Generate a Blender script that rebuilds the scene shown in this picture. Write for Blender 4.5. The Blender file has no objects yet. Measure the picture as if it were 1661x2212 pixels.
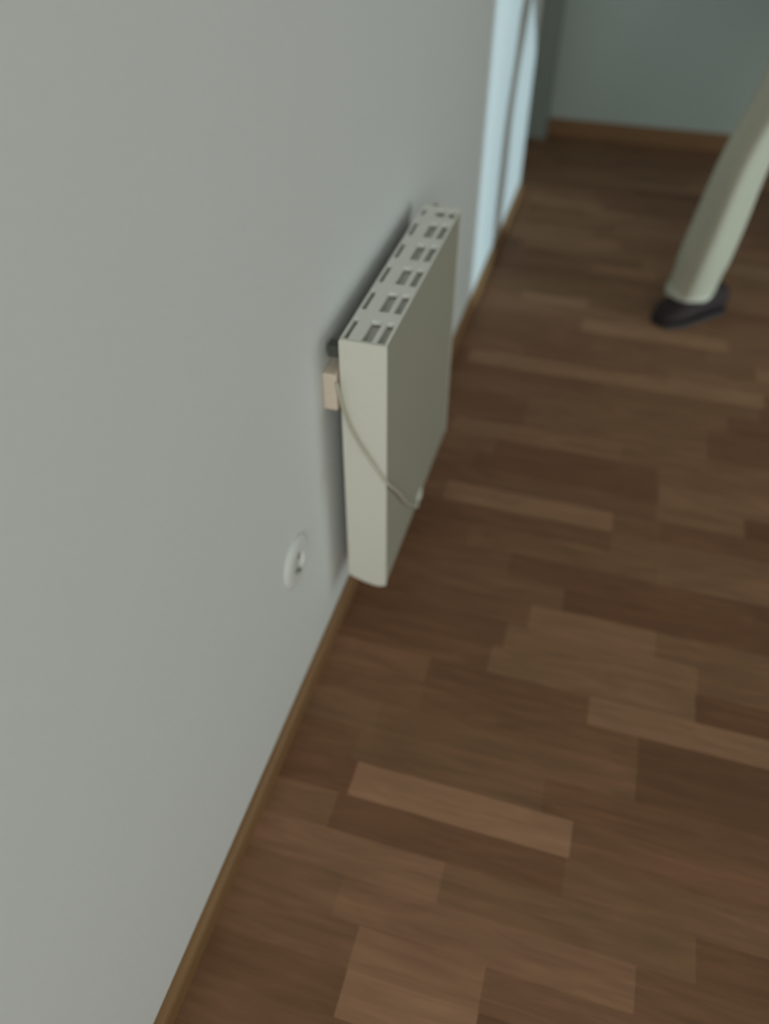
import bpy, bmesh, math, random
from mathutils import Matrix, Vector

random.seed(11)
sc = bpy.context.scene
COL = sc.collection
PI = math.pi

# ------------------------------------------------------------------ camera
F_PX, PITCH, YAW, ROLL = 1653.0, 0.79709, 0.286805, 0.00239
CAM = Vector((0.352552, 0.0, 1.2))
cam_d = bpy.data.cameras.new('camera')
cam_d.sensor_fit = 'VERTICAL'
cam_d.sensor_height = 36.0
cam_d.lens = F_PX / 2212.0 * 36.0
cam_d.clip_start = 0.02
cam_d.dof.use_dof = True
cam_d.dof.focus_distance = 0.84
cam_d.dof.aperture_fstop = 1.75
cam = bpy.data.objects.new('camera', cam_d)
COL.objects.link(cam)
ROT = Matrix.Rotation(YAW, 4, 'Z') @ Matrix.Rotation(PITCH, 4, 'X') @ Matrix.Rotation(ROLL, 4, 'Z')
cam.matrix_world = Matrix.Translation(CAM) @ ROT
sc.camera = cam

# ------------------------------------------------------------------ colour management
sc.view_settings.view_transform = 'Standard'
sc.view_settings.look = 'None'
sc.view_settings.gamma = 1.0
sc.view_settings.use_curve_mapping = False
sc.view_settings.exposure = 0.0

# ------------------------------------------------------------------ world: dull overcast daylight
world = bpy.data.worlds.new('world')
sc.world = world
world.use_nodes = True
wb = world.node_tree.nodes['Background']
wb.inputs[0].default_value = (0.78, 0.93, 1.0, 1)
wb.inputs[1].default_value = 0.30

# ------------------------------------------------------------------ lights
# low daylight beam entering by the glazed balcony door in the right wall
sun_d = bpy.data.lights.new('low_sun', 'SUN')
sun_d.energy = 2.25
sun_d.angle = math.radians(1.5)
sun_d.color = (0.66, 0.88, 1.0)
sun = bpy.data.objects.new('low_sun', sun_d)
COL.objects.link(sun)
sd = Vector((-0.925, 0.380, -0.055)).normalized()
sun.rotation_euler = sd.to_track_quat('-Z', 'Y').to_euler()
sun.location = (6, -1, 1.5)
# daylight through the wide window in the wall behind the camera
win_d = bpy.data.lights.new('back_window_daylight', 'AREA')
win_d.shape = 'RECTANGLE'
win_d.size, win_d.size_y = 1.7, 1.3
win_d.energy = 35.0
win_d.color = (0.97, 1.0, 0.96)
win = bpy.data.objects.new('back_window_daylight', win_d)
COL.objects.link(win)
win.location = (1.25, -2.52, 1.45)
win.rotation_euler = Vector((0, 1, -0.12)).to_track_quat('-Z', 'Y').to_euler()

# soft sky light through the same balcony door
bal_d = bpy.data.lights.new('balcony_daylight', 'AREA')
bal_d.shape = 'RECTANGLE'
bal_d.size, bal_d.size_y = 1.05, 1.0
bal_d.energy = 10.5
bal_d.color = (0.90, 1.0, 0.97)
ball = bpy.data.objects.new('balcony_daylight', bal_d)
COL.objects.link(ball)
ball.location = (2.57, 1.68, 0.58)
ball.rotation_euler = Vector((-1, 0, 0)).to_track_quat('-Z', 'Y').to_euler()

# ------------------------------------------------------------------ materials
def new_mat(name):
    m = bpy.data.materials.new(name)
    m.use_nodes = True
    nt = m.node_tree
    return m, nt, nt.nodes['Principled BSDF']

def plain(name, col, rough=0.6, var=0.04, scale=40.0, bump=0.0, spec=0.3):
    """painted / moulded surface with a little procedural mottling"""
    m, nt, b = new_mat(name)
    tc = nt.nodes.new('ShaderNodeTexCoord')
    n = nt.nodes.new('ShaderNodeTexNoise')
    n.inputs['Scale'].default_value = scale
    n.inputs['Detail'].default_value = 5
    nt.links.new(tc.outputs['Object'], n.inputs['Vector'])
    mx = nt.nodes.new('ShaderNodeMix')
    mx.data_type = 'RGBA'
    mx.inputs[6].default_value = (*[c * (1 - var) for c in col], 1)
    mx.inputs[7].default_value = (*[min(1, c * (1 + var)) for c in col], 1)
    nt.links.new(n.outputs['Fac'], mx.inputs[0])
    nt.links.new(mx.outputs[2], b.inputs['Base Color'])
    b.inputs['Roughness'].default_value = rough
    b.inputs['Specular IOR Level'].default_value = spec
    if bump:
        bp = nt.nodes.new('ShaderNodeBump')
        bp.inputs['Strength'].default_value = bump
        bp.inputs['Distance'].default_value = 0.002
        nt.links.new(n.outputs['Fac'], bp.inputs['Height'])
        nt.links.new(bp.outputs[0], b.inputs['Normal'])
    return m

def wood(name, col_a, col_b, axis='X', rough=0.45, scale=9.0):
    m, nt, b = new_mat(name)
    tc = nt.nodes.new('ShaderNodeTexCoord')
    mp = nt.nodes.new('ShaderNodeMapping')
    st = {'X': (0.6, 14, 14), 'Y': (14, 0.6, 14), 'Z': (14, 14, 0.6)}[axis]
    mp.inputs['Scale'].default_value = st
    n = nt.nodes.new('ShaderNodeTexNoise')
    n.inputs['Scale'].default_value = scale
    n.inputs['Detail'].default_value = 6
    n.inputs['Distortion'].default_value = 0.6
    nt.links.new(tc.outputs['Object'], mp.inputs[0])
    nt.links.new(mp.outputs[0], n.inputs['Vector'])
    mx = nt.nodes.new('ShaderNodeMix')
    mx.data_type = 'RGBA'
    mx.inputs[6].default_value = (*col_a, 1)
    mx.inputs[7].default_value = (*col_b, 1)
    nt.links.new(n.outputs['Fac'], mx.inputs[0])
    nt.links.new(mx.outputs[2], b.inputs['Base Color'])
    b.inputs['Roughness'].default_value = rough
    b.inputs['Specular IOR Level'].default_value = 0.3
    return m

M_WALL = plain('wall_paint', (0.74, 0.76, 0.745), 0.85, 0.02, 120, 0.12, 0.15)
M_WALLF = plain('far_wall_paint_dimmed', (0.40, 0.445, 0.41), 0.85, 0.02, 120, 0.12, 0.15)  # wall grey darkened: dimness of the far end put into the colour
M_CEIL = plain('ceiling_paint', (0.80, 0.80, 0.78), 0.9, 0.02, 60)
M_BASE = wood('baseboard_wood', (0.205, 0.108, 0.047), (0.29, 0.163, 0.072), 'Y', 0.5)
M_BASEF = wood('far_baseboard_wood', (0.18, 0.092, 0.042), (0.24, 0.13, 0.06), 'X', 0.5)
M_JAMB = plain('jamb_paint_shaded', (0.22, 0.25, 0.22), 0.6, 0.03, 30)  # greenish grey frame with its shadow put into the colour
M_WHITE = plain('white_lacquer', (0.78, 0.79, 0.77), 0.35, 0.02, 30)
M_CAP = plain('heater_enamel_lit', (0.80, 0.795, 0.705), 0.45, 0.015, 60)  # heater cream raised: light on the side faces put into the colour
M_SHEET = plain('heater_enamel_shaded', (0.385, 0.378, 0.305), 0.5, 0.015, 60)  # heater cream darkened: shade of the front put into the colour
M_GRILLE = plain('heater_grille_plastic_lit', (0.88, 0.875, 0.82), 0.45, 0.015, 60)  # paler still: light on the top painted into the colour
M_INNER = plain('heater_inner_metal', (0.60, 0.585, 0.53), 0.6, 0.04, 30)
M_STEEL = plain('bracket_steel', (0.09, 0.095, 0.08), 0.5, 0.06, 30)
M_CREAM = plain('cream_plastic', (0.80, 0.68, 0.56), 0.45, 0.02, 50)
M_CORD = plain('cord_rubber', (0.56, 0.53, 0.43), 0.5, 0.03, 80)
M_SOCK = plain('socket_plastic', (0.74, 0.755, 0.725), 0.4, 0.02, 50)
M_SOCKD = plain('socket_recess', (0.60, 0.61, 0.58), 0.5, 0.03, 50)
M_BRASS = plain('contact_metal', (0.30, 0.28, 0.22), 0.35, 0.03, 50)
M_TROUS = plain('trouser_cloth', (0.40, 0.372, 0.285), 0.85, 0.08, 160, 0.25, 0.1)
M_HEM = plain('trouser_hem_cloth', (0.52, 0.495, 0.40), 0.85, 0.06, 160, 0.2, 0.1)
M_SHOE = plain('shoe_leather', (0.034, 0.024, 0.023), 0.75, 0.12, 60, 0.1, 0.12)
M_SOLE = plain('shoe_sole_rubber', (0.032, 0.024, 0.022), 0.7, 0.1, 60)
M_SKIN = plain('skin', (0.56, 0.36, 0.27), 0.55, 0.05, 50)
M_KNIT = plain('knit_wool', (0.10, 0.13, 0.16), 0.9, 0.12, 180, 0.3, 0.1)
M_HAIR = plain('hair', (0.06, 0.04, 0.025), 0.6, 0.2, 120, 0.4)
M_EYE = plain('eye', (0.05, 0.04, 0.03), 0.2, 0.02, 30)

def floor_mat():
    m, nt, b = new_mat('parquet_strips')
    at = nt.nodes.new('ShaderNodeAttribute')
    at.attribute_name = 'strip_tone'
    tc = nt.nodes.new('ShaderNodeTexCoord')
    mp = nt.nodes.new('ShaderNodeMapping')
    mp.inputs['Scale'].default_value = (3.0, 34.0, 1.0)
    n = nt.nodes.new('ShaderNodeTexNoise')
    n.inputs['Scale'].default_value = 2.2
    n.inputs['Detail'].default_value = 6
    n.inputs['Distortion'].default_value = 0.8
    nt.links.new(tc.outputs['Object'], mp.inputs[0])
    nt.links.new(mp.outputs[0], n.inputs['Vector'])
    rp = nt.nodes.new('ShaderNodeMapRange')
    rp.inputs['From Min'].default_value = 0.3
    rp.inputs['From Max'].default_value = 0.7
    rp.inputs['To Min'].default_value = 0.88
    rp.inputs['To Max'].default_value = 1.11
    nt.links.new(n.outputs['Fac'], rp.inputs['Value'])
    mx = nt.nodes.new('ShaderNodeVectorMath')
    mx.operation = 'SCALE'
    n2 = nt.nodes.new('ShaderNodeTexNoise')          # slow figure of the wood inside each strip
    mp2 = nt.nodes.new('ShaderNodeMapping')
    mp2.inputs['Scale'].default_value = (5.0, 22.0, 1.0)
    n2.inputs['Scale'].default_value = 1.0
    n2.inputs['Detail'].default_value = 2
    n2.inputs['Distortion'].default_value = 1.6
    nt.links.new(tc.outputs['Object'], mp2.inputs[0])
    nt.links.new(mp2.outputs[0], n2.inputs['Vector'])
    rp2 = nt.nodes.new('ShaderNodeMapRange')
    rp2.inputs['From Min'].default_value = 0.3
    rp2.inputs['From Max'].default_value = 0.7
    rp2.inputs['To Min'].default_value = 0.90
    rp2.inputs['To Max'].default_value = 1.10
    nt.links.new(n2.outputs['Fac'], rp2.inputs['Value'])
    mm = nt.nodes.new('ShaderNodeMath')
    mm.operation = 'MULTIPLY'
    nt.links.new(rp.outputs[0], mm.inputs[0])
    nt.links.new(rp2.outputs[0], mm.inputs[1])
    nt.links.new(at.outputs['Color'], mx.inputs[0])
    nt.links.new(mm.outputs[0], mx.inputs['Scale'])
    nt.links.new(mx.outputs[0], b.inputs['Base Color'])
    b.inputs['Roughness'].default_value = 0.5
    b.inputs['Specular IOR Level'].default_value = 0.12
    return m
M_FLOOR = floor_mat()

def glass_mat():
    m = bpy.data.materials.new('window_glass')
    m.use_nodes = True
    nt = m.node_tree
    nt.nodes.remove(nt.nodes['Principled BSDF'])
    out = nt.nodes['Material Output']
    tr = nt.nodes.new('ShaderNodeBsdfTransparent')
    tr.inputs[0].default_value = (0.93, 0.96, 0.96, 1)
    gl = nt.nodes.new('ShaderNodeBsdfGlossy')
    gl.inputs['Roughness'].default_value = 0.02
    mx = nt.nodes.new('ShaderNodeMixShader')
    mx.inputs[0].default_value = 0.06
    nt.links.new(tr.outputs[0], mx.inputs[1])
    nt.links.new(gl.outputs[0], mx.inputs[2])
    nt.links.new(mx.outputs[0], out.inputs[0])
    return m
M_GLASS = glass_mat()

# ------------------------------------------------------------------ helpers
def link(name, me, mat, parent=None, smooth=False):
    o = bpy.data.objects.new(name, me)
    COL.objects.link(o)
    if mat and not me.materials:
        me.materials.append(mat)
    if smooth:
        for p in me.polygons:
            p.use_smooth = True
    if parent:
        o.parent = parent
        o.matrix_parent_inverse = Matrix.Translation(-parent.location)
    return o

def obj(name, bm, mat, parent=None, smooth=False):
    bmesh.ops.recalc_face_normals(bm, faces=bm.faces)
    me = bpy.data.meshes.new(name)
    bm.to_mesh(me)
    bm.free()
    return link(name, me, mat, parent, smooth)

def box(bm, x0, y0, z0, x1, y1, z1, bev=0.0, seg=2):
    r = bmesh.ops.create_cube(bm, size=1.0)
    vs = r['verts']
    for v in vs:
        v.co = Vector(((x0 + x1) / 2 + v.co.x * (x1 - x0), (y0 + y1) / 2 + v.co.y * (y1 - y0), (z0 + z1) / 2 + v.co.z * (z1 - z0)))
    if bev:
        es = list({e for v in vs for e in v.link_edges})
        bmesh.ops.bevel(bm, geom=es, offset=bev, segments=seg, profile=0.5, affect='EDGES')
    return bm

def prism_y(bm, pts, y0, y1):
    """polygon in (x,z) swept along y"""
    a = [bm.verts.new((x, y0, z)) for x, z in pts]
    b = [bm.verts.new((x, y1, z)) for x, z in pts]
    n = len(pts)
    bm.faces.new(a)
    bm.faces.new(b[::-1])
    for i in range(n):
        bm.faces.new((a[i], b[i], b[(i + 1) % n], a[(i + 1) % n]))
    return bm

def prism_x(bm, pts, x0, x1):
    a = [bm.verts.new((x0, y, z)) for y, z in pts]
    b = [bm.verts.new((x1, y, z)) for y, z in pts]
    n = len(pts)
    bm.faces.new(a)
    bm.faces.new(b[::-1])
    for i in range(n):
        bm.faces.new((a[i], b[i], b[(i + 1) % n], a[(i + 1) % n]))
    return bm

def loft(bm, rings, caps=True):
    rv = [[bm.verts.new(p) for p in r] for r in rings]
    n = len(rings[0])
    for a, b in zip(rv, rv[1:]):
        for i in range(n):
            bm.faces.new((a[i], a[(i + 1) % n], b[(i + 1) % n], b[i]))
    if caps:
        bm.faces.new(rv[0][::-1])
        bm.faces.new(rv[-1])
    return bm

def catmull(pts, n=10):
    P = [Vector(p) for p in pts]
    P = [P[0] * 2 - P[1]] + P + [P[-1] * 2 - P[-2]]
    out = []
    for i in range(1, len(P) - 2):
        a, b, c, d = P[i - 1:i + 3]
        for k in range(n):
            t = k / n
            out.append(0.5 * ((2 * b) + (c - a) * t + (2 * a - 5 * b + 4 * c - d) * t * t + (3 * b - a - 3 * c + d) * t ** 3))
    out.append(P[-2])
    return out

def tube(bm, pts, r, seg=10):
    rings = []
    up = Vector((0, 0, 1))
    for i, p in enumerate(pts):
        t = (pts[min(i + 1, len(pts) - 1)] - pts[max(i - 1, 0)]).normalized()
        s = t.cross(up)
        if s.length < 1e-4:
            s = t.cross(Vector((1, 0, 0)))
        s.normalize()
        u = s.cross(t)
        rings.append([p + (s * math.cos(2 * PI * k / seg) + u * math.sin(2 * PI * k / seg)) * r for k in range(seg)])
    return loft(bm, rings)

def cyl_x(bm, x0, x1, cy, cz, r, seg=40, r1=None):
    r1 = r if r1 is None else r1
    loft(bm, [[Vector((x, cy + rr * math.cos(2 * PI * k / seg), cz + rr * math.sin(2 * PI * k / seg))) for k in range(seg)]
              for x, rr in ((x0, r), (x1, r1))])
    return bm

def struct(name, bm, mat, parent=None, label=None):
    o = obj(name, bm, mat, parent)
    if parent is None:
        o['kind'] = 'structure'
        if label:
            o['label'] = label
    return o

def thing(name, label, cat, loc):
    o = bpy.data.objects.new(name, None)
    o.empty_display_size = 0.1
    COL.objects.link(o)
    o.location = loc
    o['label'] = label
    o['category'] = cat
    return o

# ------------------------------------------------------------------ the room
XR, YB, YF, ZC = 2.60, -2.60, 3.75, 2.45
DOOR_Y0, DOOR_Y1, DOOR_Z = 3.045, 3.70, 2.02
BAL_Y0, BAL_Y1, BAL_Z = 0.985, 2.25, 2.10

# floor: parquet of strips laid across the room; rows measured from the photograph's plank joints
edges = [0.170, 0.231, 0.291, 0.348, 0.409, 0.470, 0.530, 0.590, 0.650, 0.711, 0.771, 0.828, 0.889, 0.949, 1.010, 1.072, 1.136,
         1.198, 1.260, 1.323, 1.385, 1.449, 1.511, 1.575, 1.638, 1.70, 1.765, 1.83, 1.893, 1.957, 2.02, 2.085, 2.15, 2.222, 2.27]
while edges[-1] < YF + 0.05:
    edges.append(edges[-1] + 0.0635)
while edges[0] > YB - 0.06:
    edges.insert(0, edges[0] - 0.0605)
# known strips: row start -> list of (x0, x1, tone, warmth)
known = {
    0.170: [(-.1, .24, .55, .5), (.24, .62, .50, .4), (.62, 1.0, .44, .5)],
    0.231: [(-.1, .215, .52, .6), (.215, .400, 1.0, .9), (.400, .80, .46, .5)],
    0.291: [(-.1, .214, .60, .4), (.214, .399, .86, .8), (.399, .67, .60, .5), (.67, 1.0, .46, .5)],
    0.348: [(-.1, .17, .66, .4), (.17, .60, .74, .6), (.60, 1.0, .52, .4)],
    0.409: [(-.1, .312, .80, .55), (.312, .68, .62, .2), (.68, 1.0, .46, .5)],
    0.470: [(-.1, .12, .68, .4), (.12, .488, .50, .8), (.488, .86, .60, .25), (.86, 1.2, .5, .5)],
    0.530: [(-.1, .134, .48, .9), (.134, .492, 1.0, .75), (.492, .93, .55, .8)],
    0.590: [(-.1, .12, .52, .7), (.12, .44, .58, .3), (.44, .93, .50, .8)],
    0.650: [(-.1, .14, .64, .3), (.14, .584, .60, .5), (.584, .98, .40, .4)],
    0.711: [(-.1, .205, .58, .8), (.205, .584, .53, .7), (.584, .98, .38, .4)],
    0.771: [(-.1, .20, .66, .9), (.20, .495, .50, .7), (.495, .84, .80, .35)],
    0.828: [(-.1, .306, .52, .8), (.306, .677, .72, .35), (.677, 1.0, .42, .7)],
    0.889: [(-.1, .325, .50, .7), (.325, .68, .72, .45), (.68, 1.0, .56, .5)],
    0.949: [(-.1, .362, .54, .7), (.362, .603, .76, .45), (.603, 1.0, .60, .5)],
    1.010: [(-.1, .421, .60, .6), (.421, .783, .42, .8), (.783, 1.1, .40, .4)],
    1.072: [(-.1, .30, .55, .6), (.30, .784, .45, .8), (.784, 1.1, .40, .4)],
    1.136: [(-.1, .20, .52, .7), (.20, .60, .58, .4), (.60, .95, .66, .4)],
    1.198: [(-.1, .14, .50, .7), (.14, .500, .47, .7), (.500, .90, .58, .4)],
    1.260: [(-.1, .12, .6, .6), (.12, .498, .84, .55), (.498, .60, .54, .4), (.60, .95, .48, .9)],
    1.323: [(-.1, .25, .52, .6), (.25, .59, .52, .5), (.59, .778, .64, .35), (.778, 1.1, .36, .5)],
    1.385: [(-.1, .16, .55, .7), (.16, .592, .44, .8), (.592, .95, .70, .4)],
    1.449: [(-.1, .20, .58, .6), (.20, .588, .46, .8), (.588, .95, .60, .45)],
    1.511: [(-.1, .08, .56, .6), (.08, .50, .70, .5), (.50, .95, .60, .35)],
    1.575: [(-.1, .25, .52, .6), (.25, .70, .62, .35), (.70, 1.1, .46, .6)],
    1.638: [(-.1, .25, .50, .6), (.25, .70, .60, .35), (.70, 1.1, .46, .7)],
    1.70: [(-.1, .40, .58, .4), (.40, .75, .60, .35), (.75, 1.1, .44, .6)],
    1.765: [(-.1, .43, .50, .5), (.43, .83, .56, .4), (.83, 1.1, .44, .6)],
    1.83: [(-.1, .055, .5, .5), (.055, .442, .84, .6), (.442, .845, .82, .5), (.845, 1.2, .5, .5)],
    1.893: [(-.1, .20, .62, .5), (.20, .60, .56, .6), (.60, 1.0, .66, .5)],
    1.957: [(-.1, .30, .55, .6), (.30, .83, .54, .6), (.83, 1.2, .86, .4)],
    2.02: [(-.1, .30, .54, .6), (.30, .70, .52, .7), (.70, 1.1, .62, .5)],
    2.085: [(-.1, .345, .56, .6), (.345, .76, .88, .5), (.76, 1.2, .62, .4)],
    2.15: [(-.1, .30, .66, .5), (.30, .70, .66, .5), (.70, 1.2, .62, .4)],
    2.222: [(-.1, .145, .60, .5), (.145, .345, .84, .5), (.345, .80, .58, .6), (.8, 1.2, .6, .4)],
}
DARK_R, LITE_R = Vector((0.150, 0.066, 0.034)), Vector((0.41, 0.232, 0.138))
DARK_O, LITE_O = Vector((0.138, 0.076, 0.036)), Vector((0.375, 0.243, 0.138))

def tone_col(t, w):
    t = max(0.0, min(1.1, (t - 0.30) / 0.70))
    a = DARK_O.lerp(DARK_R, 0.15 + 0.6 * w)
    b = LITE_O.lerp(LITE_R, 0.15 + 0.6 * w)
    t = 0.5 + (t - 0.5) * 0.92
    c = a.lerp(b, t) * 0.87
    return Vector((c.x * 1.08, c.y, c.z * 1.0))

bm = bmesh.new()
cl = bm.loops.layers.float_color.new('strip_tone')
def strip(x0, x1, y0, y1, t, w):
    f = bm.faces.new([bm.verts.new((x, y, 0)) for x, y in ((x0, y0), (x1, y0), (x1, y1), (x0, y1))])
    c = tone_col(t, w)
    for l in f.loops:
        l[cl] = (c.x, c.y, c.z, 1)
rowlen = 0.385
X_END = 7.5
for y0, y1 in zip(edges, edges[1:]):
    ks = known.get(round(y0, 3))
    if ks:
        for s in ks:
            strip(s[0], s[1], y0, y1, s[2], s[3])
        x = ks[-1][1]
    else:
        x = -0.15 - random.random() * rowlen
    while x < XR + 0.12:
        L = random.choice((rowlen, rowlen, rowlen * 0.8, rowlen * 0.55))
        strip(x, x + L, y0, y1, random.gauss(0.55, 0.08), random.random())
        x += L
floor = struct('floor', bm, M_FLOOR, label='brown wood strip parquet floor')
# solid slab under the strips
bm = bmesh.new()
box(bm, -0.7, YB - 0.12, -0.12, XR + 0.5, YF + 0.12, -0.002)
slab = obj('floor_slab', bm, M_FLOOR, floor)

def wall_with_hole(name, mat, axis, c0, c1, a0, a1, holes, label, z1=ZC):
    """wall slab between c0,c1 on its thin axis, from a0 to a1 along it, with rectangular holes (a,b,z0,z1)"""
    bm = bmesh.new()
    def piece(p, q, r, s):
        if q - p < 1e-6 or s - r < 1e-6:
            return
        if axis == 'x':
            box(bm, c0, p, r, c1, q, s)
        else:
            box(bm, p, c0, r, q, c1, s)
    pos = a0
    for (h0, h1, z0, zt) in sorted(holes):
        piece(pos, h0, 0, z1)
        piece(h0, h1, 0, z0)
        piece(h0, h1, zt, z1)
        pos = h1
    piece(pos, a1, 0, z1)
    return struct(name, bm, mat, label=label)

wall_with_hole('wall_left', M_WALL, 'x', -0.14, 0.0, YB, YF, [(DOOR_Y0, DOOR_Y1, 0, DOOR_Z)], 'pale grey painted wall that carries the heater')
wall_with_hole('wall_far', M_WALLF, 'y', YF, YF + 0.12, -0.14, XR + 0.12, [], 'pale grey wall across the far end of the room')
wall_with_hole('wall_right', M_WALL, 'x', XR, XR + 0.12, YB, YF, [(BAL_Y0, BAL_Y1, 0.0, BAL_Z)], 'pale grey wall opposite the heater')
WX0, WX1, WZ0, WZ1 = 0.35, 2.15, 0.78, 2.15
wall_with_hole('wall_back', M_WALL, 'y', YB - 0.12, YB, -0.14, XR + 0.12, [(WX0, WX1, WZ0, WZ1)], 'pale grey wall behind the viewer')
bm = bmesh.new()
box(bm, -0.14, YB - 0.12, ZC, XR + 0.12, YF + 0.12, ZC + 0.1)
struct('ceiling', bm, M_CEIL, label='white ceiling')

# baseboards (height and thickness measured)
BH, BT = 0.0414, 0.0132
bm = bmesh.new()
prism_y(bm, [(0, 0), (BT, 0), (BT, BH - 0.010), (BT - 0.002, BH - 0.005), (BT - 0.006, BH - 0.001), (BT - 0.009, BH), (0, BH)], YB, DOOR_Y0 - 0.005)
struct('baseboard_left', bm, M_BASE, label='narrow brown wooden baseboard along the heater wall')
bm = bmesh.new()
FH = 0.070
prism_x(bm, [(YF, 0), (YF - BT, 0), (YF - BT, FH - 0.008), (YF - BT + 0.005, FH - 0.001), (YF - BT + 0.008, FH), (YF, FH)], 0.0135, XR)
struct('baseboard_far', bm, M_BASEF, label='brown wooden baseboard along the far wall')

# door in the left wall beside the far corner: jamb, casing and leaf
bm = bmesh.new()
box(bm, -0.14, DOOR_Y1 - 0.022, 0, 0.0125, DOOR_Y1, DOOR_Z)                     # jamb face turned to the viewer
box(bm, 0.0, DOOR_Y1, 0, 0.0125, YF, DOOR_Z + 0.05)                             # casing against the corner
box(bm, -0.14, DOOR_Y0, DOOR_Z - 0.02, 0.0, DOOR_Y1 - 0.022, DOOR_Z)
door = struct('door_1', bm, M_JAMB, label='grey door frame in the far left corner, shade painted in')
bm = bmesh.new()
box(bm, -0.125, DOOR_Y0, 0.004, -0.09, DOOR_Y1 - 0.022, DOOR_Z - 0.02)
leaf = obj('door_leaf', bm, M_WHITE, door)
bm = bmesh.new()
tube(bm, catmull([(-0.09, DOOR_Y0 + 0.07, 1.0), (-0.05, DOOR_Y0 + 0.07, 1.0), (-0.045, DOOR_Y0 + 0.085, 1.0), (-0.045, DOOR_Y0 + 0.18, 1.0)], 6), 0.008)
obj('door_handle', bm, M_STEEL, leaf, True)

# glazed balcony door in the right wall (outside the frame; the low daylight enters here)
bm = bmesh.new()
fx0, fx1 = XR + 0.03, XR + 0.09
box(bm, fx0, BAL_Y0, 0, fx1, BAL_Y0 + 0.03, BAL_Z)
box(bm, fx0, BAL_Y1 - 0.05, 0, fx1, BAL_Y1, BAL_Z)
box(bm, fx0, BAL_Y0 + 0.03, 0, fx1, BAL_Y1 - 0.05, 0.03)
box(bm, fx0, BAL_Y0 + 0.03, BAL_Z - 0.06, fx1, BAL_Y1 - 0.05, BAL_Z)
bal = struct('door_2', bm, M_WHITE, label='glazed balcony door in the right wall')
bm = bmesh.new()
box(bm, fx0 + 0.025, BAL_Y0 + 0.03, 0.03, fx0 + 0.031, BAL_Y1 - 0.05, BAL_Z - 0.06)
obj('pane', bm, M_GLASS, bal)

# window behind the viewer
bm = bmesh.new()
wy0, wy1 = YB - 0.09, YB - 0.04
box(bm, WX0, wy0, WZ0, WX0 + 0.05, wy1, WZ1)
box(bm, WX1 - 0.05, wy0, WZ0, WX1, wy1, WZ1)
box(bm, WX0 + 0.05, wy0, WZ0, WX1 - 0.05, wy1, WZ0 + 0.05)
box(bm, WX0 + 0.05, wy0, WZ1 - 0.05, WX1 - 0.05, wy1, WZ1)
box(bm, 1.225, wy0, WZ0 + 0.05, 1.275, wy1, WZ1 - 0.05)
wf = struct('window_1', bm, M_WHITE, label='white framed window behind the viewer')
for x0, x1 in ((WX0 + 0.05, 1.225), (1.275, WX1 - 0.05)):
    bm = bmesh.new()
    box(bm, x0, wy0 + 0.02, WZ0 + 0.05, x1, wy0 + 0.026, WZ1 - 0.05)
    obj('pane', bm, M_GLASS, wf)

# ------------------------------------------------------------------ wall heater
HX0, HX1 = 0.0248, 0.0953
HY0, HY1 = 0.880, 1.362
HZ0, HZ1 = 0.107, 0.623
heater = thing('wall_heater', 'cream electric panel heater hung on the pale wall above the baseboard', 'heater', (0.0, (HY0 + HY1) / 2, HZ0))

def bottom_profile(n=10, z=HZ0, x0=HX0, x1=HX1):
    pts = []
    for k in range(n + 1):
        s = k / n
        x = x0 + (x1 - x0) * s
        pts.append((x, z + 0.017 * (1 - s) ** 2.2 + 0.007 * max(0.0, (s - 0.72) / 0.28) ** 2))
    return pts

# end caps: flat cheeks with a bowed lower edge
for y0, y1 in ((HY0, HY0 + 0.006), (HY1 - 0.006, HY1)):
    bm = bmesh.new()
    pts = bottom_profile() + [(HX1, HZ1 - 0.004), (HX1 - 0.003, HZ1), (HX0 + 0.002, HZ1), (HX0, HZ1 - 0.003)]
    prism_y(bm, pts, y0, y1)
    obj('end_cap', bm, M_CAP, heater)
# front sheet, bottom pan and back sheet between the cheeks
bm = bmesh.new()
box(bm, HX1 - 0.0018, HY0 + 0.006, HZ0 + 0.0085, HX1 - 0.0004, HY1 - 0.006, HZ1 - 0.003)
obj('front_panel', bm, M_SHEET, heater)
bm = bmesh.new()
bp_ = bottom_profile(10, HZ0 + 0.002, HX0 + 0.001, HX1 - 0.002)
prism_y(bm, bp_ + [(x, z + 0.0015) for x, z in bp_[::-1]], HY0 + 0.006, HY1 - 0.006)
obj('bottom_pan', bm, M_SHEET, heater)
bm = bmesh.new()
box(bm, HX0, HY0 + 0.006, HZ0 + 0.02, HX0 + 0.0015, HY1 - 0.006, HZ1 - 0.004)
obj('back_panel', bm, M_INNER, heater)
# heating element fins inside, glimpsed through the slots
bm = bmesh.new()
box(bm, 0.028, HY0 + 0.008, 0.604, 0.091, HY1 - 0.008, 0.612)
for k in range(24):
    y = HY0 + 0.03 + k * 0.0178
    box(bm, 0.036, y, 0.40, 0.084, y + 0.002, 0.605)
obj('heating_element', bm, M_INNER, heater)
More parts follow.
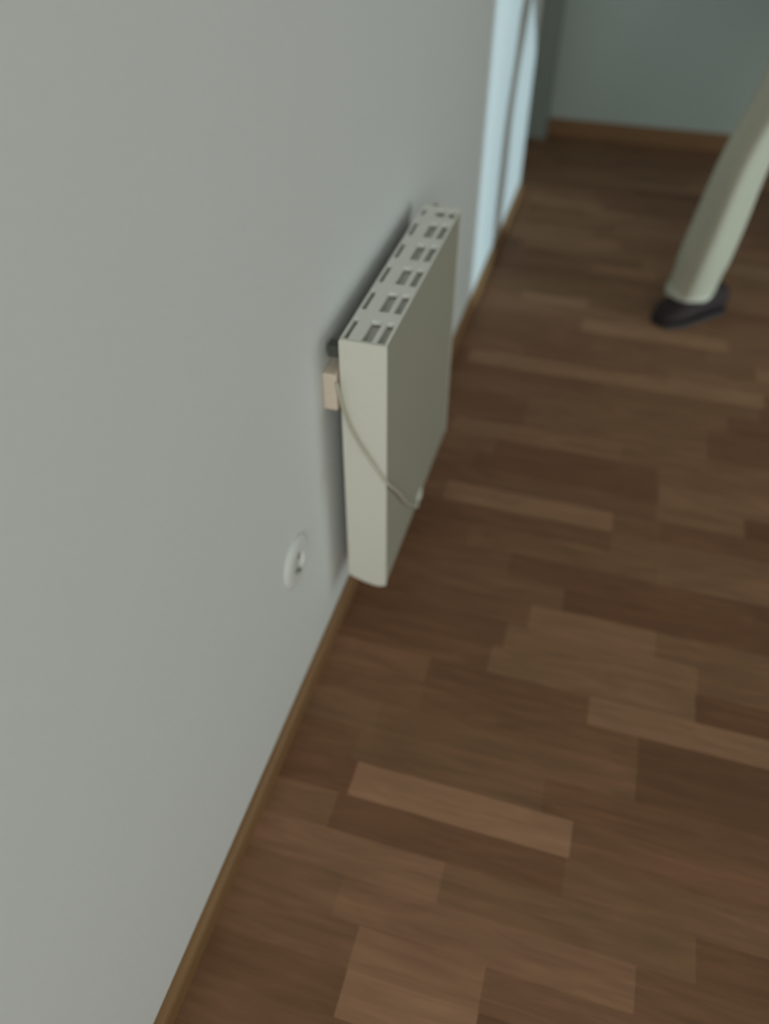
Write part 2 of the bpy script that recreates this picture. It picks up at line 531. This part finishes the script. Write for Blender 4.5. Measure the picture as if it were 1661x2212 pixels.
# top grille: three columns of slots, the middle bar wider than the rest
col_x = [(0.0290, 0.0365), (0.0555, 0.0715), (0.0785, 0.0905)]
pitch, slot_l, first = 0.0867, 0.0595, HY0 + 0.0045
rows = []
y = first
while y < HY1 - 0.012:
    rows.append((y, min(y + slot_l, HY1 - 0.014)))
    y += pitch
bm = bmesh.new()
xs = sorted({HX0 + 0.0005, HX1 - 0.0012, *[v for c in col_x for v in c]})
ys = sorted({HY0 + 0.0042, HY1 - 0.006, *[v for r in rows for v in r]})
def is_slot(xm, ym):
    return any(a < xm < b for a, b in col_x) and any(a < ym < b for a, b in rows)
T = 0.007
gv = {}
def gvert(x, y, z):
    k = (round(x, 6), round(y, 6), round(z, 6))
    if k not in gv:
        gv[k] = bm.verts.new((x, y, z))
    return gv[k]
cells = {(i, j): not is_slot((xs[i] + xs[i + 1]) / 2, (ys[j] + ys[j + 1]) / 2) for i in range(len(xs) - 1) for j in range(len(ys) - 1)}
zt, zb = HZ1 - 0.0006, HZ1 - 0.0006 - T
for (i, j), solid in cells.items():
    if not solid:
        continue
    x0, x1, y0, y1 = xs[i], xs[i + 1], ys[j], ys[j + 1]
    bm.faces.new([gvert(x0, y0, zt), gvert(x1, y0, zt), gvert(x1, y1, zt), gvert(x0, y1, zt)])
    bm.faces.new([gvert(x0, y1, zb), gvert(x1, y1, zb), gvert(x1, y0, zb), gvert(x0, y0, zb)])
    for (di, dj, p, q) in ((-1, 0, (x0, y1), (x0, y0)), (1, 0, (x1, y0), (x1, y1)), (0, -1, (x0, y0), (x1, y0)), (0, 1, (x1, y1), (x0, y1))):
        if not cells.get((i + di, j + dj), False):
            bm.faces.new([gvert(*p, zb), gvert(*q, zb), gvert(*q, zt), gvert(*p, zt)])
grille = obj('top_grille', bm, M_GRILLE, heater)
# wall brackets behind the body, a cable bush under the front edge, the cord
for y0 in (HY0 + 0.004, HY1 - 0.026):
    bm = bmesh.new()
    zz = 0.588 if y0 < 1 else 0.52
    box(bm, 0.0 if y0 > 1 else 0.005, y0 + 0.002, zz, HX0, y0 + 0.022, zz + 0.018, 0.001)
    obj('wall_bracket', bm, M_STEEL, heater)
bm = bmesh.new()
box(bm, 0.040, HY1 - 0.004, HZ1 - 0.020, 0.050, HY1 + 0.012, HZ1 - 0.001, 0.002)
obj('hook', bm, M_STEEL, heater)
bm = bmesh.new()
box(bm, 0.070, 1.108, 0.098, 0.0975, 1.146, 0.133, 0.006, 3)
bush = obj('cable_bush', bm, M_CAP, heater, True)
bm = bmesh.new()
box(bm, 0.0970, 1.112, 0.104, 0.0985, 1.128, 0.116, 0.0005)
obj('bush_slot', bm, M_STEEL, bush)
bm = bmesh.new()
cp = catmull([(0.0225, 0.871, 0.556), (0.026, 0.8715, 0.535), (0.0325, 0.8735, 0.500), (0.045, 0.8745, 0.463), (0.063, 0.8745, 0.431),
              (0.084, 0.8735, 0.398), (0.0975, 0.878, 0.372), (0.1000, 0.905, 0.338), (0.1000, 0.945, 0.290), (0.0995, 1.005, 0.212),
              (0.0985, 1.070, 0.145), (0.0945, 1.108, 0.116)], 8)
tube(bm, cp, 0.0029)
obj('power_cord', bm, M_CORD, heater, True)

# ------------------------------------------------------------------ surface socket with plug behind the heater's near edge
ps = thing('surface_socket', 'small cream power outlet box on the wall behind the heater edge', 'socket', (0.0, 0.908, 0.541))
bm = bmesh.new()
box(bm, 0.0, 0.872, 0.503, 0.0215, 0.946, 0.567, 0.003, 3)
obj('housing', bm, M_CREAM, ps)
bm = bmesh.new()
box(bm, 0.0, 0.8722, 0.5033, 0.004, 0.9458, 0.5668, 0.0015)
obj('base_frame', bm, M_CREAM, ps)

# ------------------------------------------------------------------ flush wall socket low on the wall
SY, SZ = 0.712, 0.330
ws = thing('wall_socket', 'round white wall socket set low on the pale wall', 'socket', (0.0, SY, SZ))
bm = bmesh.new()
seg = 64
prof = [(0.0, 0.044), (0.003, 0.044), (0.0060, 0.041), (0.0085, 0.034), (0.0085, 0.0215), (0.0015, 0.020)]
loft(bm, [[Vector((x, SY + r * math.cos(2 * PI * k / seg), SZ + r * math.sin(2 * PI * k / seg))) for k in range(seg)] for x, r in prof])
obj('cover_plate', bm, M_SOCK, ws, False)
bm = bmesh.new()
cyl_x(bm, 0.0012, 0.0022, SY, SZ, 0.0196)
ins = obj('socket_insert', bm, M_SOCKD, ws)
for dy in (-0.0095, 0.0095):
    bm = bmesh.new()
    cyl_x(bm, 0.0020, 0.0028, SY + dy, SZ, 0.0028, 16)
    obj('contact_hole', bm, M_STEEL, ins)
for s in (-1, 1):
    bm = bmesh.new()
    box(bm, 0.002, SY - 0.003, SZ + s * 0.0185 - 0.0012, 0.009, SY + 0.003, SZ + s * 0.0185 + 0.0012)
    obj('earth_clip', bm, M_BRASS, ins)

# ------------------------------------------------------------------ person standing at the right edge (one trouser leg and shoe in view)
person = thing('person', 'person in pale trousers and dark shoes, one leg in view at right edge', 'person', (0.87, 2.40, 0.0))
FWD = Vector((-0.63, -0.775, 0)).normalized()
LEFT = Vector((0.775, -0.63, 0)).normalized()
UP = Vector((0, 0, 1))
R_ANK, R_KNE, R_HIP = Vector((0.6320, 2.283, 0.066)), Vector((0.676, 2.282, 0.48)), Vector((0.800, 2.400, 0.86))
L_ANK, L_KNE, L_HIP = Vector((1.130, 2.850, 0.066)), Vector((1.100, 2.730, 0.48)), Vector((0.955, 2.425, 0.86))
PEL = (R_HIP + L_HIP) / 2

def skin_mesh(name, verts, edges_, radii, mat, parent, root=0, sub=2):
    me = bpy.data.meshes.new(name)
    me.from_pydata([tuple(v) for v in verts], edges_, [])
    o = bpy.data.objects.new(name, me)
    COL.objects.link(o)
    md = o.modifiers.new('skin', 'SKIN')
    md.use_smooth_shade = True
    for i, r in enumerate(radii):
        sv = me.skin_vertices[0].data[i]
        sv.radius = (r, r) if not isinstance(r, tuple) else r
        sv.use_root = (i == root)
    ss = o.modifiers.new('sub', 'SUBSURF')
    ss.levels = ss.render_levels = sub
    dg = bpy.context.evaluated_depsgraph_get()
    dg.update()
    ev = bpy.data.meshes.new_from_object(o.evaluated_get(dg))
    bpy.data.objects.remove(o)
    ev.name = name
    ev.materials.clear()
    return ev

# body: one continuous skin, head to feet
V, E, Rr = [], [], []
def vadd(p, r, prev=None):
    V.append(Vector(p)); Rr.append(r)
    if prev is not None:
        E.append((prev, len(V) - 1))
    return len(V) - 1
def at(f, l, z):
    return PEL + FWD * f + LEFT * l + Vector((0, 0, z - PEL.z))
pel = vadd(at(0, 0, 0.93), (0.10, 0.075))
waist = vadd(at(0, 0, 1.08), (0.115, 0.085), pel)
chest = vadd(at(0.005, 0, 1.27), (0.135, 0.095), waist)
neckb = vadd(at(0, 0, 1.42), 0.062, chest)
neck = vadd(at(0.012, 0, 1.475), 0.052, neckb)
jaw = vadd(at(0.03, 0, 1.54), (0.074, 0.078), neck)
face = vadd(at(0.028, 0, 1.620), (0.086, 0.096), jaw)
crown = vadd(at(0.015, 0, 1.70), (0.058, 0.072), face)
for s, hip, kne, ank, tdir in ((-1, R_HIP, R_KNE, R_ANK, None), (1, L_HIP, L_KNE, L_ANK, None)):
    a = vadd(hip - Vector((0, 0, 0.03)), 0.052, pel)
    b = vadd(kne, 0.045, a)
    c = vadd(kne.lerp(ank, 0.35), 0.05, b)
    d = vadd(ank, 0.034, c)
    toe = ank + FWD * 0.015 - Vector((0, 0, 0.070))
    vadd(toe, 0.022, d)
    # arm, hand and five fingers
    sh = vadd(at(0, 0.17 * s, 1.385), 0.054, neckb)
    el = vadd(at(-0.02, 0.215 * s, 1.12), 0.040, sh)
    wr = vadd(at(0.20, 0.165 * s, 1.14), 0.026, el)
    pm = vadd(at(0.245, 0.135 * s, 1.15), (0.022, 0.030), wr)
    for k, (fo, ln) in enumerate(((-0.026, 0.060), (-0.009, 0.072), (0.009, 0.077), (0.026, 0.068))):
        base = at(0.275, 0.105 * s, 1.15 - fo)
        p1 = vadd(base, 0.0095, pm)
        p2 = vadd(base + FWD * ln * 0.40 - LEFT * s * ln * 0.38, 0.0085, p1)
        vadd(base + FWD * ln * 0.62 - LEFT * s * ln * 0.80, 0.0072, p2)
    t1 = vadd(at(0.250, 0.118 * s, 1.190), 0.011, pm)
    vadd(at(0.280, 0.100 * s, 1.212), 0.009, t1)
body_me = skin_mesh('body', V, E, Rr, M_SKIN, person)
# ears and nose joined into the same mesh
bm = bmesh.new()
bm.from_mesh(body_me)
def blob(c, rx, ry, rz):
    r = bmesh.ops.create_uvsphere(bm, u_segments=12, v_segments=8, radius=1.0)
    for v in r['verts']:
        q = v.co.copy()
        v.co = c + FWD * (q.x * rx) + LEFT * (q.y * ry) + UP * (q.z * rz)
blob(at(0.118, 0, 1.60), 0.018, 0.014, 0.026)
blob(at(0.108, 0, 1.560), 0.010, 0.024, 0.008)
for s in (-1, 1):
    blob(at(0.02, 0.078 * s, 1.61), 0.018, 0.008, 0.030)
for f in bm.faces:
    f.smooth = True
bm.to_mesh(body_me)
bm.free()
body_o = link('body', body_me, M_SKIN, person)
for s in (-1, 1):
    bm = bmesh.new()
    blob(at(0.106, 0.030 * s, 1.632), 0.010, 0.013, 0.008)
    obj('eye', bm, M_EYE, body_o, True)
bm = bmesh.new()
r = bmesh.ops.create_uvsphere(bm, u_segments=24, v_segments=16, radius=1.0)
for v in list(r['verts']):
    q = v.co.copy()
    v.co = at(0.005, 0, 1.655) + FWD * (q.x * 0.108) + LEFT * (q.y * 0.088) + UP * (q.z * 0.098)
bmesh.ops.delete(bm, geom=[v for v in bm.verts if (v.co - at(0, 0, 1.655)).dot(FWD) > 0.035 and v.co.z < 1.672 or v.co.z < 1.60], context='VERTS')
bmesh.ops.solidify(bm, geom=bm.faces[:], thickness=-0.008)
obj('hair', bm, M_HAIR, person, True)

# trousers: straight-cut legs with a soft ridge, joined at the seat
RIDGE = Vector((-0.13, -1.0, 0)).normalized()       # direction the front fold points to
RSIDE = Vector((-RIDGE.y, RIDGE.x, 0))
def leg_ring(c, rad, fold, n=32):
    pts = []
    for k in range(n):
        th = 2 * PI * k / n
        ct = math.cos(th)
        rr = rad * (1.0 + fold * (0.24 * math.exp(-(min(th, 2 * PI - th) / 0.30) ** 2) - 0.13 * math.exp(-((min(th, 2 * PI - th) - 0.85) / 0.42) ** 2)))
        pts.append(c + RIDGE * (rr * ct) + RSIDE * (rr * math.sin(th)))
    return pts
def leg_rings(ank, kne, hip):
    rings = []
    path = catmull([ank + Vector((0, 0, -0.013)), ank.lerp(kne, 0.5), kne, kne.lerp(hip, 0.5), hip], 8)
    for i, p in enumerate(path):
        s = i / (len(path) - 1)
        rad = 0.0675 + 0.004 * math.sin(9 * s) * (s > .1) + 0.125 * max(0, s - 0.68)
        rings.append(leg_ring(p, rad, min(1.0, 0.22 + 3.0 * s) if s < 0.85 else 0.4))
    return rings
bm = bmesh.new()
for a, k, h in ((R_ANK, R_KNE, R_HIP), (L_ANK, L_KNE, L_HIP)):
    loft(bm, leg_rings(a, k, h))
def ell(c, rl, rf, n=32):
    return [c + LEFT * (rl * math.cos(2 * PI * k / n)) + FWD * (rf * math.sin(2 * PI * k / n)) for k in range(n)]
loft(bm, [ell(at(0, 0, z), a, b) for z, a, b in ((0.76, 0.05, 0.04), (0.79, 0.145, 0.09), (0.86, 0.178, 0.115), (0.93, 0.172, 0.115), (1.03, 0.15, 0.105))])
trousers = obj('trousers', bm, M_TROUS, person, True)
trousers['label'] = 'pale beige straight trousers'
for a, k in ((R_ANK, R_KNE), (L_ANK, L_KNE)):
    bm = bmesh.new()
    d = (k - a).normalized()
    rr = []
    for t, rad in ((-0.014, 0.0675), (-0.0145, 0.0684), (0.014, 0.0686), (0.018, 0.0680)):
        rr.append(leg_ring(a + d * t, rad, 0.24))
    loft(bm, rr)
    obj('hem', bm, M_HEM, trousers, True)
# jumper: torso and sleeves as one skin
V, E, Rr = [], [], []
a0 = vadd(at(0, 0, 0.98), (0.165, 0.118))
a1 = vadd(at(0, 0, 1.12), (0.152, 0.108), a0)
a2 = vadd(at(0.005, 0, 1.28), (0.158, 0.115), a1)
a3 = vadd(at(0, 0, 1.435), (0.078, 0.070), a2)
for s in (-1, 1):
    b0 = vadd(at(0, 0.16 * s, 1.375), 0.070, a3)
    b1 = vadd(at(-0.02, 0.215 * s, 1.12), 0.055, b0)
    vadd(at(0.185, 0.170 * s, 1.138), 0.040, b1)
jm = skin_mesh('jumper', V, E, Rr, M_KNIT, person)
link('jumper', jm, M_KNIT, person, True)
# shoes
def shoe(heel, toe):
    ax = (toe - heel)
    L = ax.length
    ax.normalize()
    sd_ = Vector((-ax.y, ax.x, 0))
    prof = [(0.0, 0.020, 0.030, 0.052), (0.02, 0.034, 0.012, 0.076), (0.08, 0.041, 0.010, 0.090), (0.30, 0.043, 0.010, 0.100), (0.48, 0.045, 0.010, 0.090),
            (0.66, 0.050, 0.010, 0.074), (0.82, 0.047, 0.010, 0.060), (0.93, 0.036, 0.010, 0.048), (0.985, 0.020, 0.012, 0.034), (1.0, 0.008, 0.018, 0.027)]
    rings = []
    for s, w, z0, z1 in prof:
        c = heel + ax * (s * L)
        ring = []
        for k in range(20):
            th = 2 * PI * k / 20
            cx, cz = math.cos(th), math.sin(th)
            e = 0.75
            x = math.copysign(abs(cx) ** e, cx) * w
            z = (z0 + z1) / 2 + math.copysign(abs(cz) ** e, cz) * (z1 - z0) / 2
            ring.append(c + sd_ * x + UP * (z - c.z))
        rings.append(ring)
    bm = bmesh.new()
    loft(bm, rings)
    s_o = obj('shoe', bm, M_SHOE, person, True)
    bm = bmesh.new()
    out = []
    for s, w, z0, z1 in prof:
        out.append((s, w + 0.003))
    pl = [heel + ax * (s * L * 1.004) + sd_ * w for s, w in out] + [heel + ax * (s * L * 1.004) - sd_ * w for s, w in out[::-1]]
    lo = [bm.verts.new((p.x, p.y, 0.0)) for p in pl]
    hi = [bm.verts.new((p.x, p.y, 0.014)) for p in pl]
    bm.faces.new(lo[::-1]); bm.faces.new(hi)
    for i in range(len(pl)):
        j = (i + 1) % len(pl)
        bm.faces.new((lo[i], lo[j], hi[j], hi[i]))
    obj('sole', bm, M_SOLE, s_o)
shoe(Vector((0.735, 2.345, 0)), Vector((0.553, 2.180, 0)))
shoe(Vector((1.215, 2.915, 0)), Vector((1.040, 2.710, 0)))
